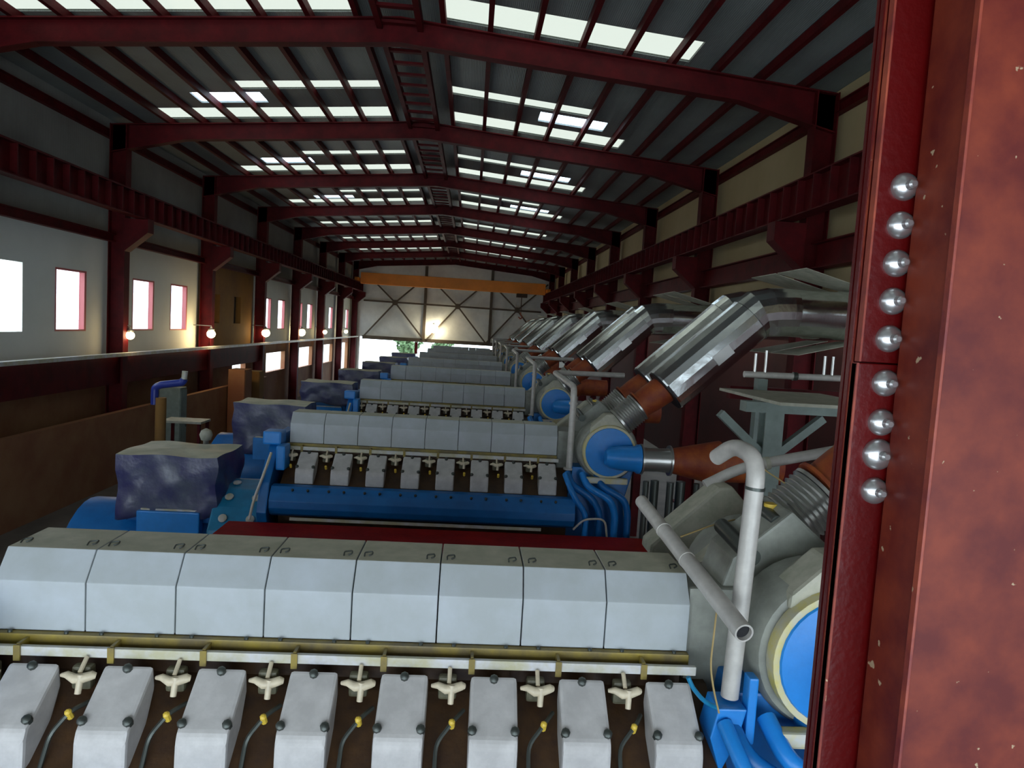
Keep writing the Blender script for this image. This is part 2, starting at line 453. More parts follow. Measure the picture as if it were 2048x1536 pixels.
# gable bracing
t = thing('gable_bracing', (0, YEND-.05, 3.9), 'brown steel bracing with crosses on the far gable wall', 'bracing')
def bar(p, q, w, name, m='brace'):
    p = Vector(p); q = Vector(q); d = q-p; L = d.length
    mb = MB(); mb.box(-w/2, w/2, -.06, .06, 0, L)
    ang = math.atan2(d.x, d.z)
    bmesh.ops.transform(mb.bm, matrix=Matrix.Translation(p) @ Matrix.Rotation(ang, 4, 'Y'), verts=mb.bm.verts)
    return mb.build(name, M[m], t)
for x in (-4.5, 1.75): bar((x, -.0, 0), (x, 0, 7.0), .26, 'post')
bar((-10.25, -.07, 3.45), (6.55, -.07, 3.35), .16, 'girt')
bar((-10.25, -.05, .0), (6.55, -.05, .0), .34, 'door_lintel')
for c in (-7.3, -1.4, 4.25):
    for sgn in (-1, 1):
        bar((c-sgn*2.8, -.14, .1), (c, -.14, 3.4), .14, 'brace'); bar((c, -.14, 3.4), (c+sgn*2.8, -.14, 6.0), .14, 'brace')
    MB().box(c-.25, c+.25, -.24, -.2, 3.15, 3.65).build('gusset', M['brace'], t)
for x in (-4.5, 1.75):
    MB().box(x-.45, x+.45, -.2, -.1, 5.75, 5.95).build('bracket', M['black'], t)
o = MB().box(-.14, .14, -.12, .12, 0, 3.7).build('door_post', M['red']); o.location = (-5.15, YEND, 0)
tag(o, 'red steel post standing in the bright far door opening', 'post')

# bridge crane
t = thing('bridge_crane', (0, 64, 8.93), 'orange overhead bridge crane girder spanning the far end of the hall', 'crane')
MB().box(-10.1, 6.5, -.3, .3, -.2, .80, .03).build('bridge_girder', M['crane'], t)
for x in (-10.35, 6.72): MB().box(x-.15, x+.15, -1.2, 1.2, -.005, .3, .02).build('end_truck', M['crane'], t)
MB().box(3.9, 4.9, -.25, .25, -.55, -.205, .03).build('hoist', M['dark'], t)
MB().sweep([(4.4, 0, -.54), (4.4, 0, -1.9)], .045, 8).build('hoist_rope', M['dark'], t)
MB().sweep(fillet([(4.4, 0, -1.9), (4.4, 0, -2.15), (4.6, 0, -2.3), (4.4, 0, -2.5), (4.2, 0, -2.3)], .1), .05, 8).build('hook', M['orange'], t)

# lamps
def wall_lamp(x, y, z, label, r=.15, m='lamp', pw=60, group='glowing lamps along the left wall'):
    t = thing('wall_lamp', (x, y, z), label, 'lamp', group)
    mb = MB(); bmesh.ops.create_uvsphere(mb.bm, u_segments=16, v_segments=10, radius=r); mb.smooth = True
    mb.build('globe', M[m], t)
    MB().lathe((0, 0, r*.8), (0, 0, 1), [(0, r*.7), (.05, r*.8), (.1, .05), (.16, .04)], 14).build('lamp_cap', M['lampshell'], t)
    if x < -5: MB().sweep([(0, 0, r*.8+.13), (-.0, 0, r*.8+.2), (-.72, 0, r*.8+.2)], .02, 6).build('bracket', M['lampshell'], t)
    else: MB().sweep([(0, 0, r*.8+.13), (0, 0, r*.8+.2), (0, .5, r*.8+.2)], .02, 6).build('bracket', M['lampshell'], t)
    l = D.lights.new('lamp_light', 'POINT'); l.energy = pw; l.color = (1, .72, .36); l.shadow_soft_size = r*1.1
    lo = D.objects.new('light_bulb', l); COL.objects.link(lo); lo.parent = t; lo.location = (.12+r, -.1-r, 0)
for i, (y, r) in enumerate(((22.8, .13), (29.7, .17), (37.45, .21), (45.2, .24), (52.3, .16), (61., .16))):
    wall_lamp(-10.72, y, 4.5-.02*i, 'round warm glowing lamp on the left wall, %s of six counted from the camera' % (ORD[i] if i else 'first'), r, pw=70 if i in (1,) else 14)
wall_lamp(-3.55, 66.3, 5.1, 'bright round floodlight glowing on the far gable wall', .42, 'lamp2', 30, None)

# ------------------------------------------------------------------ left side shop: partitions, pipe, boxes
o = MB().box(-.1, .1, 8, 37.2, 0, 2.2).build('partition_wall', M['tan']); o.location = (-10.6, 0, 0)
tag(o, 'long low tan partition wall below the red edge beam at the left', 'partition')
for i, (y, w, h, x) in enumerate(((24.6, .55, 2.75, -10.1), (31.6, 1.0, 2.95, -10.1), (33.6, .75, 2.75, -10.1))):
    t = thing('control_cabinet', (x, y, 0), ['narrow grey cabinet standing at the left picture edge of the hall', 'dull brown cabinet behind the first left column', 'tall tan cabinet beside the small bright opening'][i], 'cabinet')
    mm = M[['gsteel', 'tan', 'ochre'][i]]
    MB().box(-.35, .35, -w/2, w/2, .08, h, .015).build('body', mm, t)
    MB().box(.352, .372, -w/2+.03, w/2-.03, .15, h-.08, .006).build('door', mm, t)
    MB().box(.374, .40, w/2-.12, w/2-.09, h*.5, h*.5+.15).build('handle', M['bolt'], t)
    MB().box(-.33, .33, -w/2+.02, w/2-.02, 0, .08).build('plinth', M['black'], t)
t = thing('bent_pipe', (-8.5, 19.8, 0), 'thin blue bent pipe on a cream upright behind the covered generators', 'pipe')
MB().sweep(fillet([(-.12, 0, 2.75), (-.12, 0, 3.22), (.02, 0, 3.30), (.62, 0, 3.40), (.66, 0, 3.5)], .14, 5), .10, 14).build('elbow', M['bluetube'], t)
MB().cyl((.66, 0, 3.5), (.68, 0, 3.72), .075).build('pipe_end', M['rail'], t)
MB().cyl((.05, 0, 0), (.05, 0, 2.95), .14).build('upright', M['ochre'], t)
t = thing('work_bench', (-8.55, 21.8, 0), 'low bench with a pale top behind the covered generators', 'bench')
MB().box(-.6, .6, -.4, .4, 2.0, 2.07, .01).build('bench_top', M['plate'], t)
for x in (-.52, .52):
    for y in (-.33, .33): MB().box(x-.04, x+.04, y-.04, y+.04, 0, 2.0).build('leg', M['red'], t)
t = thing('air_filter', (-4.95, 13.6, 0), 'small cream rounded vent cap standing behind the nearest covered generator', 'vent')
MB().lathe((0, 0, 0), (0, 0, 1), [(0, .05), (2.93, .05), (2.95, .09), (3.05, .12), (3.13, .09), (3.17, .02)], 16).build('cap', M['plate'], t)

# ------------------------------------------------------------------ one diesel engine (x across, a = depth from its front cover, z up)
ORG = (-.6, .35, 0)
eng = thing('diesel_engine', (-.6, Y0+.35, 0), 'x', 'engine', 'diesel generator engines in a row')
def ep(mb, name, m, parent=None, **k): return mb.build(name, M[m], parent or eng, ORG, **k)
JX = [-2.97+.57*k for k in range(8)]+[1.60]
HP = [(0, 3.275), (0, 3.60), (.13, 3.78), (.57, 3.78), (.70, 3.60), (.70, 3.275)]
for k in range(8):
    mb = MB(); mb.prism(HP, JX[k]+.004, JX[k+1]-.004, 'x', .006)
    c = mb.build('cover_panel', M['cover'], eng, ORG, [M['covertop']], lambda p: 1 if p.normal.z > .9 else 0)
    for sx in (JX[k]+.07, JX[k+1]-.07):
        MB().sweep(fillet([(sx-.028, .20, 3.785), (sx-.03, .235, 3.80), (sx+.02, .26, 3.80), (sx+.025, .22, 3.795), (sx, .21, 3.787)], .012, 3), .0055, 6).build('latch', M['bolt'], c, ORG)
ep(MB().box(1.604, 2.02, .06, .66, 2.9, 3.70, .03), 'end_housing', 'grey')
ep(MB().box(-3.0, 1.60, -.05, .01, 3.20, 3.272, .006), 'drip_ledge', 'ledge')
ep(MB().box(-3.0, 1.62, -.155, -.12, 3.178, 3.238, .006), 'fuel_rail', 'rail')
ep(MB().box(-3.0, 1.55, -.03, .73, 3.02, 3.199), 'manifold_casing', 'dark')
HX = [.27+.57*k for k in range(-5, 3)]
for x in HX:
    ep(MB().box(x-.155, x-.135, -.15, -.045, 3.20, 3.255).box(x-.165, x-.125, -.168, -.157, 3.15, 3.25), 'rail_bracket', 'ledge')
    prof = [(-.20, 3.02), (-.22, 3.17), (-.55, 2.94), (-.575, 2.88), (-.585, 2.70), (-.40, 2.68)]
    mb = MB(); mb.prism(prof, x-.15, x+.15, 'x', .022)
    h = ep(mb, 'head_cover', 'head')
    for (bx, ba, bz) in ((x, -.235, 3.165), (x-.13, -.50, 2.975), (x+.13, -.50, 2.975)):
        MB().lathe((bx, ba, bz-.02), (0, -.57, .82), [(0, .028), (.035, .028), (.045, .018), (.05, .002)], 8).build('head_bolt', M['bolt'], h, ORG)
    # cream T fitting between the heads
    fx = x-.285
    mb = MB().sweep([(fx-.11, -.25, 3.11), (fx-.07, -.262, 3.12), (fx-.02, -.272, 3.10), (fx+.03, -.27, 3.105), (fx+.08, -.262, 3.12), (fx+.10, -.255, 3.115)], [.012, .022, .03, .03, .028, .018], 10)
    mb.cyl((fx+.02, -.275, 3.13), (fx+.015, -.30, 3.02), .021, .019, 10).cyl((fx+.0, -.25, 3.13), (fx, -.17, 3.19), .014, .014, 8)
    ep(mb, 'pipe_fitting', 'brass')
    ep(MB().lathe((fx+.03, -.40, 2.93), (0, -.5, .8), [(0, .02), (.06, .02), (.07, .008)], 8), 'yellow_cap', 'yellow')
    ep(MB().box(fx-.07, fx+.05, -.22, -.15, 3.0, 3.15, .02), 'injector_block', 'injgrey')
    ep(MB().sweep(fillet([(fx+.1, -.3, 2.98), (fx+.04, -.42, 2.98), (fx-.06, -.45, 2.85), (fx-.06, -.55, 2.7)], .05, 3), .014, 6), 'injection_pipe', 'bolt')
BP = [(0, 3.05), (-.12, 3.0), (-.40, 2.80), (-.60, 2.66), (-.62, 2.3), (-.5, 1.0), (-.5, .5), (1.2, .5), (1.2, 1.0), (1.32, 2.3), (1.30, 2.66), (.82, 3.0), (.7, 3.05)]
ep(MB().prism(BP, -2.96, 1.75, 'x'), 'engine_block', 'dark')
RP = [(-.60, 2.70), (-.74, 2.69), (-.82, 2.60), (-.88, 2.48), (-.88, 2.36), (-.82, 2.26), (-.70, 2.2), (-.60, 2.2)]
rc = ep(MB().prism(RP, -3.05, 1.85, 'x', .01), 'air_receiver', 'blue')
for k in range(8):
    for xx in (JX[k]+.12, JX[k+1]-.10):
        MB().lathe((xx, -.03, 3.27), (0, 0, 1), [(0, .014), (.016, .014), (.02, .006)], 8).build('ledge_bolt', M['bolt'], [o for o in D.objects if o.name.startswith('drip_ledge')][0], ORG)
for x in HX:
    for dx in (-.12, .12):
        MB().lathe((x+dx, -.785, 2.635), (0, -.7, .7), [(0, .022), (.03, .022), (.04, .012)], 6).build('receiver_bolt', M['bolt'], rc, ORG)
ep(MB().box(-2.7, 1.3, -.93, -.905, 2.19, 2.235), 'drip_rail', 'rail')
ep(MB().box(-3.0, 1.9, -.66, 1.36, 0, .5, .02), 'base_frame', 'blue')
ep(MB().box(-2.9, 1.7, -.55, -.505, 1.05, 2.15), 'crankcase_door', 'blue')
# rear bank, mirrored
ep(MB().prism([(1.25, 2.70), (1.44, 2.69), (1.56, 2.48), (1.52, 2.26), (1.30, 2.2)], -3.05, 1.85, 'x', .01), 'rear_receiver', 'blue')
for x in HX:
    prof = [(.90, 3.02), (.92, 3.17), (1.25, 2.94), (1.275, 2.88), (1.285, 2.72), (1.10, 2.70)]
    ep(MB().prism(prof, x-.15, x+.15, 'x', .02), 'rear_head_cover', 'head')
# drive end
ep(MB().prism([(-.80, 1.9), (-.95, 2.3), (-.80, 2.75), (-.45, 3.15), (-.1, 3.42), (.80, 3.42), (1.2, 3.1), (1.5, 2.5), (1.5, .52), (-.60, .52)], -3.22, -3.06, 'x', .02), 'flywheel_housing', 'blue')
ep(MB().box(-3.32, -3.02, -.36, -.02, 3.28, 3.50, .03).box(-3.05, -2.9, -.55, -.2, 2.9, 3.3, .03), 'end_bracket', 'bluelt')
ep(MB().sweep(fillet([(-3.1, -.62, 3.2), (-3.15, -.80, 2.9), (-3.25, -.98, 2.5), (-3.3, -1.0, 2.2)], .15, 4), .022, 8), 'hose', 'rail')
g = []
for k in range(9):
    q = PI*k/8
    g.append((.35-1.08*math.cos(q), 1.50+1.02*math.sin(q)))
cg = ep(MB().prism([(-.73, .5)]+g+[(1.43, .5)], -4.08, -3.23, 'x', .03), 'coupling_guard', 'teal')
for k in (2, 3, 4):
    q = PI*(k-.5)/8
    c = (.35-1.075*math.cos(q), 1.50+1.015*math.sin(q))
    for xx in (-3.86, -3.42):
        MB().lathe((xx, c[0], c[1]), (0, -math.cos(q), math.sin(q)), [(0, .07), (.02, .07), (.03, .05)], 12).build('guard_latch', M['rail'], cg, ORG)
# turbo end
TC = (2.42, 0, 3.46)
tb = ep(MB().lathe((2.42, -.40, 3.46), (0, 1, 0), [(0, .42), (.02, .49), (.08, .52), (.42, .52), (.50, .44), (.62, .36), (.8, .34)], 36), 'turbocharger', 'grey')
MB().lathe((2.42, -.50, 3.46), (0, 1, 0), [(0, .415), (-.004, .425), (0, .447), (.06, .455), (.10, .45)], 40).build('gasket_ring', M['ring'], tb, ORG)
MB().lathe((2.42, -.512, 3.46), (0, -1, 0), [(-.01, .408), (.004, .40), (.02, .25), (.035, .09), (.05, .05), (.052, .002)], 36).build('intake_disc', M['bluelt'], tb, ORG)
MB().lathe((2.42, -.78, 3.42), (1, 0, 0), [(-.12, .12), (-.06, .17), (.1, .20), (.36, .21), (.40, .24), (.44, .24)], 24).build('intake_snout', M['bluelt'], tb, ORG)
MB().lathe((2.42, .72, 3.46), (0, 1, 0), [(0, .34), (.1, .48), (.45, .50), (.50, .42)], 30).build('rear_turbo_casing', M['grey'], tb, ORG)
ux, uz = .728, .686; px_, pz_ = -.686, .728           # along and across the slanting outlets
for a0, w0, w1, q0 in ((-.28, .04, .28, -.50), (.78, -.06, .26, -.86), (1.75, .0, .28, -.98)):
    mb = MB(); P = []
    for (q, w) in ((q0, w0), (q0, w1-.05), (q0+.06, w1), (-.10, w1), (0., w1-.08), (0., -.22), (-.10, -.24), (-.22, w0-.03)):
        P.append((2.60+ux*q+px_*w, 3.95+uz*q+pz_*w))
    mb.prism(P, a0-.15, a0+.15, 'y', .03); ep(mb, 'exhaust_elbow', 'plate')
ep(MB().prism([(1.80, 3.5), (1.92, 3.9), (2.32, 4.25), (2.62, 4.0), (2.80, 3.6), (2.6, 3.0), (2.1, 3.0)], .13, .60, 'y', .02), 'turbo_casing', 'grey')
ep(MB().cyl((2.0, .0, 3.95), (2.0, .6, 4.0), .06).cyl((2.25, .2, 4.15), (2.25, .7, 4.2), .05), 'oil_pipe', 'bolt')
ep(MB().cyl((2.28, .4, 4.12), (2.28, .4, 4.24), .05), 'brass_valve', 'yellow')
ep(MB().prism([(1.85, 3.15), (2.9, 3.15), (2.75, 2.55), (3.1, .5), (1.75, .5), (1.75, 2.4)], -.30, .95, 'y', .02), 'turbo_bracket', 'blue')
for i, (x0, x1, x2, a) in enumerate(((1.75, 2.15, 2.3, -.62), (2.0, 2.45, 2.55, -.66), (2.25, 2.70, 2.78, -.60), (1.7, 1.85, 2.05, -.74))):
    ep(MB().sweep(fillet([(x0, a+.25, 3.05), (x0+.05, a, 2.9), (x1, a-.03, 2.70), (x2, a, 2.45), (x2, a, 1.6)], .12, 4), .06-.01*(i == 3), 10), 'coolant_pipe', 'blue' if i % 2 == 0 else 'bluelt')
ep(MB().sweep(fillet([(1.85, -.78, 2.2), (2.0, -.85, 2.40), (2.35, -.85, 2.42), (2.42, -.85, 2.0)], .12, 4), .018, 6), 'loop_pipe', 'rail')
ep(MB().box(2.0, 2.75, -.56, -.46, 2.93, 3.03, .02), 'lower_flange', 'ring')

# ------------------------------------------------------------------ exhaust duct set
def bellows_prof(L, r, n, amp):
    P = [(0, r*1.12), (.03, r*1.12), (.031, r)]
    for i in range(n*2): P.append((.04+(L-.08)*i/(n*2-1), r+(amp if i % 2 else 0)))
    return P+[(L-.031, r), (L-.03, r*1.12), (L, r*1.12)]
def make_duct(y, label):
    t = thing('exhaust_duct', (3.0, y, 3.9), label, 'exhaust duct', 'silver exhaust ducts')
    og = (3.0, 0, 3.9)
    dv = Vector((.728, 0, .686)); p0 = Vector((2.60, 0, 3.95))
    MB().lathe(p0, dv, bellows_prof(.42, .23, 8, .03), 26).build('bellows', M['bell'], t, og)
    st = Vector((3.34, 0, 4.53)); p1 = p0+dv*.425; d2 = (st+dv*.3-p1); d2.normalize()
    MB().lathe(p1, d2, [(0, .27), (.03, .27), (.031, .22), (.25, .24), (.7, .25)], 22).build('stub_pipe', M['orange'], t, og)
    e = st+dv*1.86; RD = .405
    MB().sweep([st+dv*.012, st+dv*.04, st+(e-st)*.5, e], [RD*.97, RD, RD, RD*.985], 20, True, .02, True).build('lower_cladding', M['clad'], t, og)
    MB().cyl(st-dv*.01, st+dv*.01, RD*.95, RD*.95, 24).build('end_plate', M['black'], t, og)
    pts = [e+dv*.004, e+dv*.16, Vector((5.02, 0, 5.96)), Vector((5.32, 0, 5.98)), Vector((5.42, 0, 5.98))]
    MB().sweep(pts, [RD*1.01, RD*1.02, RD*1.02, RD*1.01, RD], 20, True, .01, True).build('elbow_cladding', M['clad'], t, og)
    MB().sweep([(5.425, 0, 5.98), (6.2, 0, 5.98), (6.22, 0, 5.98), (7.4, 0, 5.98), (9.5, 0, 5.98)], [RD*.98, RD*.98, RD*1.03, RD, RD], 24, True, .004).build('upper_cladding', M['clad'], t, og)
    for sg in (1, -1):
        mb = MB()
        P = [Vector((5.35, -.54, .70)), Vector((5.35, .54, .70)), Vector((6.5, .40, .43)), Vector((6.5, -.40, .43))]
        Q = [p+Vector((0, 0, .012)) for p in P]
        vs = [mb.bm.verts.new(Vector((p.x, p.y, p.z*sg+5.98))) for p in P+Q]
        for f in ((0, 1, 2, 3), (7, 6, 5, 4), (0, 4, 5, 1), (1, 5, 6, 2), (2, 6, 7, 3), (3, 7, 4, 0)): mb.bm.faces.new([vs[i] for i in f])
        mb.build('flashing', M['plate'], t, og)
    MB().box(-.17, .17, -.01, .01, -.09, .09, mtx=Matrix.Translation(st+dv*1.05+Vector((.05, -RD*.98, -.05))) @ Matrix.Rotation(-math.radians(43), 4, 'Y')).build('patch_plate', M['bell'], t, og)
    return t
def make_intake(y, label):
    t = thing('intake_pipe', (3.6, y, 3.42), label, 'pipe', 'orange branch pipes beside the turbochargers')
    og = (3.6, 0, 3.42)
    MB().lathe((2.87, 0, 3.42), (1, 0, 0), [(0, .25), (.03, .25), (.031, .2), (.3, .19), (.47, .2), (.471, .25), (.5, .25)], 26).build('flanged_coupling', M['bell'], t, og)
    MB().lathe((3.375, 0, 3.42), (1, 0, 0), [(0, .2), (.75, .36), (.80, .37)], 26).build('cone', M['orange'], t, og)
    MB().lathe((4.18, 0, 3.42), (1, 0, 0), [(0, .30), (.1, .31), (1.0, .31)], 26).build('branch_pipe', M['orange'], t, og)
    MB().box(4.6, 4.8, -.12, .12, 0, 3.12).build('support_post', M['red'], t, og)
    return t
def make_vent(y, label):
    t = thing('vent_pipe', (1.78, y, 3.0), label, 'pipe', 'grey vent pipes above the engines')
    og = (1.78, 0, 3.0)
    MB().sweep(fillet([(1.80, 0, 3.1), (1.80, 0, 4.50), (1.80, 2.9, 4.56), (3.3, 2.95, 4.58)], .16, 5), .055, 12).build('bent_pipe', M['pipe'], t, og)
    MB().lathe((1.80, 0, 3.08), (0, 0, 1), [(0, .1), (.03, .1), (.031, .06)], 14).build('flange', M['pipe'], t, og)
    MB().lathe((1.80, 0, 4.2), (0, 0, 1), [(0, .075), (.04, .075)], 14).build('clamp', M['pipe'], t, og)
    return t
def make_gen(label):
    t = thing('generator', (-5.1, 0, 0), label, 'generator', 'blue generators at the left ends of the engines')
    og = (-5.1, .35, 0)
    MB().lathe((-6.5, .35, 1.12), (1, 0, 0), [(0, .8), (.1, .95), (2.2, .95), (2.36, .85)], 28).build('stator_housing', M['blue'], t, og)
    MB().box(-6.5, -4.15, -.7, 1.4, 0, .45, .02).build('base_frame', M['blue'], t, og)
    tbx = MB().box(-5.5, -4.12, -.32, .75, 1.9, 2.98, .02).build('terminal_box', M['blue'], t, og)
    MB().box(-5.25, -4.25, -.50, -.322, 1.35, 2.12, .02).build('cable_box', M['bluelt'], t, og)
    MB().box(-5.2, -4.3, -.45, -.36, 2.123, 2.15).build('cable_box_lid', M['rail'], t, og)
    return t
def make_tarp(seed, label, L0=.9):
    rnd = random.Random(seed)
    x0, x1, a0, a1, zt = -5.62, -4.02, -.42, .85, 3.02
    mb = MB(); bm = mb.bm; nx, ny, nz = 14, 10, 9
    # a grid draped over the box: parameter rows run over the top then down each side
    per = []
    for i in range(nx): per.append((x0+(x1-x0)*i/nx, a0))
    for i in range(ny): per.append((x1, a0+(a1-a0)*i/ny))
    for i in range(nx): per.append((x1-(x1-x0)*i/nx, a1))
    for i in range(ny): per.append((x0, a1-(a1-a0)*i/ny))
    cx, cy = (x0+x1)/2, (a0+a1)/2; N = len(per)
    ph = [rnd.uniform(0, 6.28) for _ in range(6)]
    rings = []
    for k in range(nz+4):
        ring = []
        for j, (x, y) in enumerate(per):
            q = j/N*2*PI
            if k < 4:                                   # the top, from the middle outwards
                s = [.0, .4, .75, 1.0][k] if k else .12
                z = zt+.03*math.sin(3*q+ph[0])*s*(1-s)*2+.02*(1-s)-.015*s*math.sin(5*q+ph[1])
                ring.append(bm.verts.new((cx+(x-cx)*s, cy+(y-cy)*s, z)))
            else:
                d = (k-3)/nz; L = L0+.05*math.sin(2*q+ph[2])+.05*math.sin(5*q+ph[3])
                flare = 1.0+.02*d+(.035*math.sin(9*q+ph[4])+.03*math.sin(14*q+ph[5]+d*3))*d
                bulge = (.035*math.sin(4*q+7*d+ph[1])+.02*math.sin(11*q-9*d+ph[0]))*math.sin(PI*d)
                ring.append(bm.verts.new((cx+(x-cx)*(flare+bulge)+.02, cy+(y-cy)*(flare+bulge), zt-.03-L*d)))
        rings.append(ring)
    bm.faces.new(rings[0])
    for A, B in zip(rings, rings[1:]):
        for j in range(N): bm.faces.new((A[j], A[(j+1) % N], B[(j+1) % N], B[j]))
    mb.smooth = True
    o = mb.build('plastic_sheet', M['tarp'], None, (-5.1, .35, 0), [M['tarptop']], lambda p: 1 if p.normal.z > .75 else 0)
    sd = o.modifiers.new('thickness', 'SOLIDIFY'); sd.thickness = .006; sd.offset = 1
    return tag(o, label, 'sheet', 'plastic sheets over the generators')
def make_platform(label):
    t = thing('walkway_platform', (-.3, -1.95, 0), label, 'platform', 'red platforms between the engines')
    og = (-.3, -1.95, 0)
    MB().box(-3.62, 3.3, -2.95, -.98, 2.08, 2.16, .01).build('deck', M['reddeck'], t, og)
    for y in (-2.93, -1.0): MB().box(-3.60, 3.28, y-.03, y+.03, 1.88, 2.08).build('edge_beam', M['red'], t, og)
    for x in (-3.3, -.3, 2.85):
        for y in (-2.85, -1.08): MB().box(x-.06, x+.06, y-.06, y+.06, 0, 1.9).build('leg', M['red'], t, og)
    return t

index_kids()
engs = [eng]
elab = lambda i: 'grey topped blue diesel engine, '+['nearest to the camera with only its upper side in view', 'second from the camera with eight cylinder heads in full view'][i] if i < 2 else 'grey topped blue diesel engine, %s in the row from the camera' % ORD[i]
eng['label'] = elab(0)
for i in range(1, NE):
    skip = () if i < 3 else ('latch', 'ledge_bolt', 'head_bolt', 'yellow_cap', 'injection_pipe', 'receiver_bolt', 'guard_latch', 'injector_block', 'pipe_fitting', 'rail_bracket', 'rear_head_cover')
    if i in (1, 2): skip = ('latch', 'ledge_bolt', 'injection_pipe')
    dup(eng, ENG*i, elab(i), skip)
for i in range(NE):
    yy = Y0+ENG*i
    for a, w in ((-.28, 'front'), (.88, 'back')):
        if i == 0: lab = 'silver clad exhaust duct of the nearest engine, %s one of its pair' % w
        else: lab = 'silver clad exhaust duct rising from the %s engine, %s one of its pair' % (ORD[i], w)
        if i == 0:
            t = make_duct(0, lab); t.location.y = yy+a
            if w == 'front': protoD = t
        else:
            pass
    # remaining sets are copies below
index_kids()
for i in range(1, NE):
    for a, w in ((-.28, 'front'), (.88, 'back')):
        dup(protoD, ENG*i+(a+.28), 'silver clad exhaust duct rising from the %s engine, %s one of its pair' % (ORD[i], w))
it = make_intake(0, 'orange conical branch pipe beside the nearest turbocharger'); it.location.y = Y0-.78
vp = make_vent(0, 'x'); vp.location.y = Y0+ENG-.2; vp['label'] = 'thin grey bent vent pipe above the right end of the second engine'
gn = make_gen('blue generator at the left end of the nearest engine'); gn.location.y = Y0+.35
pf = make_platform('red steel walkway platform in front of the second engine'); pf.location.y = Y0+ENG-1.95
index_kids()
for i in range(1, NE):
    dup(it, ENG*i, 'orange conical branch pipe beside the %s turbocharger from the camera' % ORD[i])
    if i > 1: dup(vp, ENG*(i-1), 'thin grey bent vent pipe above the right end of the %s engine' % ORD[i])
    gg = dup(gn, ENG*i, 'blue generator under a plastic sheet at the left end of the %s engine' % ORD[i]); gg.location.x -= .4 if i > 1 else 0
    if i > 1: dup(pf, ENG*(i-1), 'red steel walkway platform in front of the %s engine' % ORD[i])
for i in range(NE):
    o = make_tarp(i+3, 'crumpled blue grey plastic sheet draped over the generator of the %s engine' % ORD[i], (.9, .98, 1.3, .8, .9, .8, .9, .8)[i]); o.location = (-5.1+(0 if i < 2 else -.5), Y0+ENG*i+.35, 0); o.scale.x = 1.0 if i < 2 else 1.18

# ------------------------------------------------------------------ loose pipes at the nearest engine
t = thing('upright_pipe', (1.8, 4.2, 3.0), 'upright grey pipe with a bent top in front of the nearest turbocharger', 'pipe')
og = (1.8, 4.2, 3.0)
mb = MB(); mb.sweep(fillet([(1.77, 4.2, 3.16), (1.82, 4.2, 4.70), (1.80, 4.55, 4.72), (1.76, 4.75, 4.60)], .17, 6), .056, 18); mb.build('bent_pipe', M['pipe'], t, og)
MB().sweep([(1.816, 4.2, 4.50), (1.817, 4.2, 4.52)], .060, 18).build('weld_seam', M['bolt'], t, og)
t = thing('open_pipe', (1.6, 4.7, 3.9), 'slanting grey pipe with its open end towards the camera', 'pipe')
p0 = Vector((1.655, 3.80, 3.75)); p1 = Vector((1.475, 5.6, 4.06)); dv = (p1-p0).normalized(); og = (1.6, 4.7, 3.9)
MB().lathe(p0, dv, [(.6, .001), (.6, .046), (0, .046), (0, .057), (.85, .057), (.851, .060), (.87, .060), (.871, .056), (1.3, .056), (1.301, .060), (1.32, .060), (1.321, .052), ((p1-p0).length, .052)], 28).build('pipe_run', M['pipe'], t, og)
MB().lathe(p0+dv*.03, dv, [(0, .0455), (0, .0450), (.56, .0450), (.565, .001)], 28).build('pipe_bore', M['black'], t, og)  # black liner: shade inside the open pipe put into colour
t = thing('level_pipe', (2.9, 6.4, 4.3), 'thin grey pipe running to the red column behind the upright pipe', 'pipe')
og = (2.9, 6.4, 4.3)
MB().sweep(fillet([(2.28, 6.4, 4.05), (2.62, 6.4, 4.24), (3.9, 6.4, 4.53)], .2, 5), .05, 14).build('bent_pipe', M['pipe'], t, og)
MB().cyl((3.7, 6.4, 0), (3.7, 6.4, 4.44), .04).build('support_leg', M['pipe'], t, og)
MB().sweep([(2.84, 6.4, 4.285), (2.88, 6.4, 4.295)], .062, 14).build('clamp', M['plate'], t, og)
t = thing('pipe_socket', (1.78, 4.2, 2.9), 'blue bracket socket holding the foot of the upright pipe', 'bracket')
og = (1.78, 4.2, 2.9)
MB().prism([(1.66, 3.14), (1.84, 3.14), (1.80, 2.95), (1.70, 2.72), (1.62, 2.95)], 4.08, 4.30, 'y', .01).build('socket', M['bluelt'], t, og)
MB().box(1.85, 1.91, 4.10, 4.20, 2.9, 3.33, .012).build('lug', M['bluelt'], t, og)
MB().sweep(fillet([(1.68, 4.12, 3.12), (1.55, 4.05, 3.2), (1.45, 4.0, 3.32), (1.42, 4.0, 3.38)], .08, 4), .014, 8).build('spout', M['teal'], t, og)
for nm, pts, lb in (('cord', [(1.60, 4.9, 3.98), (1.95, 5.2, 4.0), (2.15, 5.3, 4.02)], 'thin yellow cord tied from the slanting pipe to the exhaust elbow'),
                    ('cord', [(1.84, 4.4, 4.72), (2.3, 5.2, 4.45), (2.55, 5.35, 4.32)], 'thin yellow cord from the bent pipe top to the bellows'),
                    ('cord', [(1.60, 4.1, 3.75), (1.55, 4.0, 3.45), (1.58, 3.98, 3.30), (1.63, 4.0, 3.16)], 'thin pale cord hanging beside the foot of the upright pipe')):
    tag(MB().sweep(fillet(pts, .3, 5), .006, 6).build(nm, M['wire']), lb, 'cord')

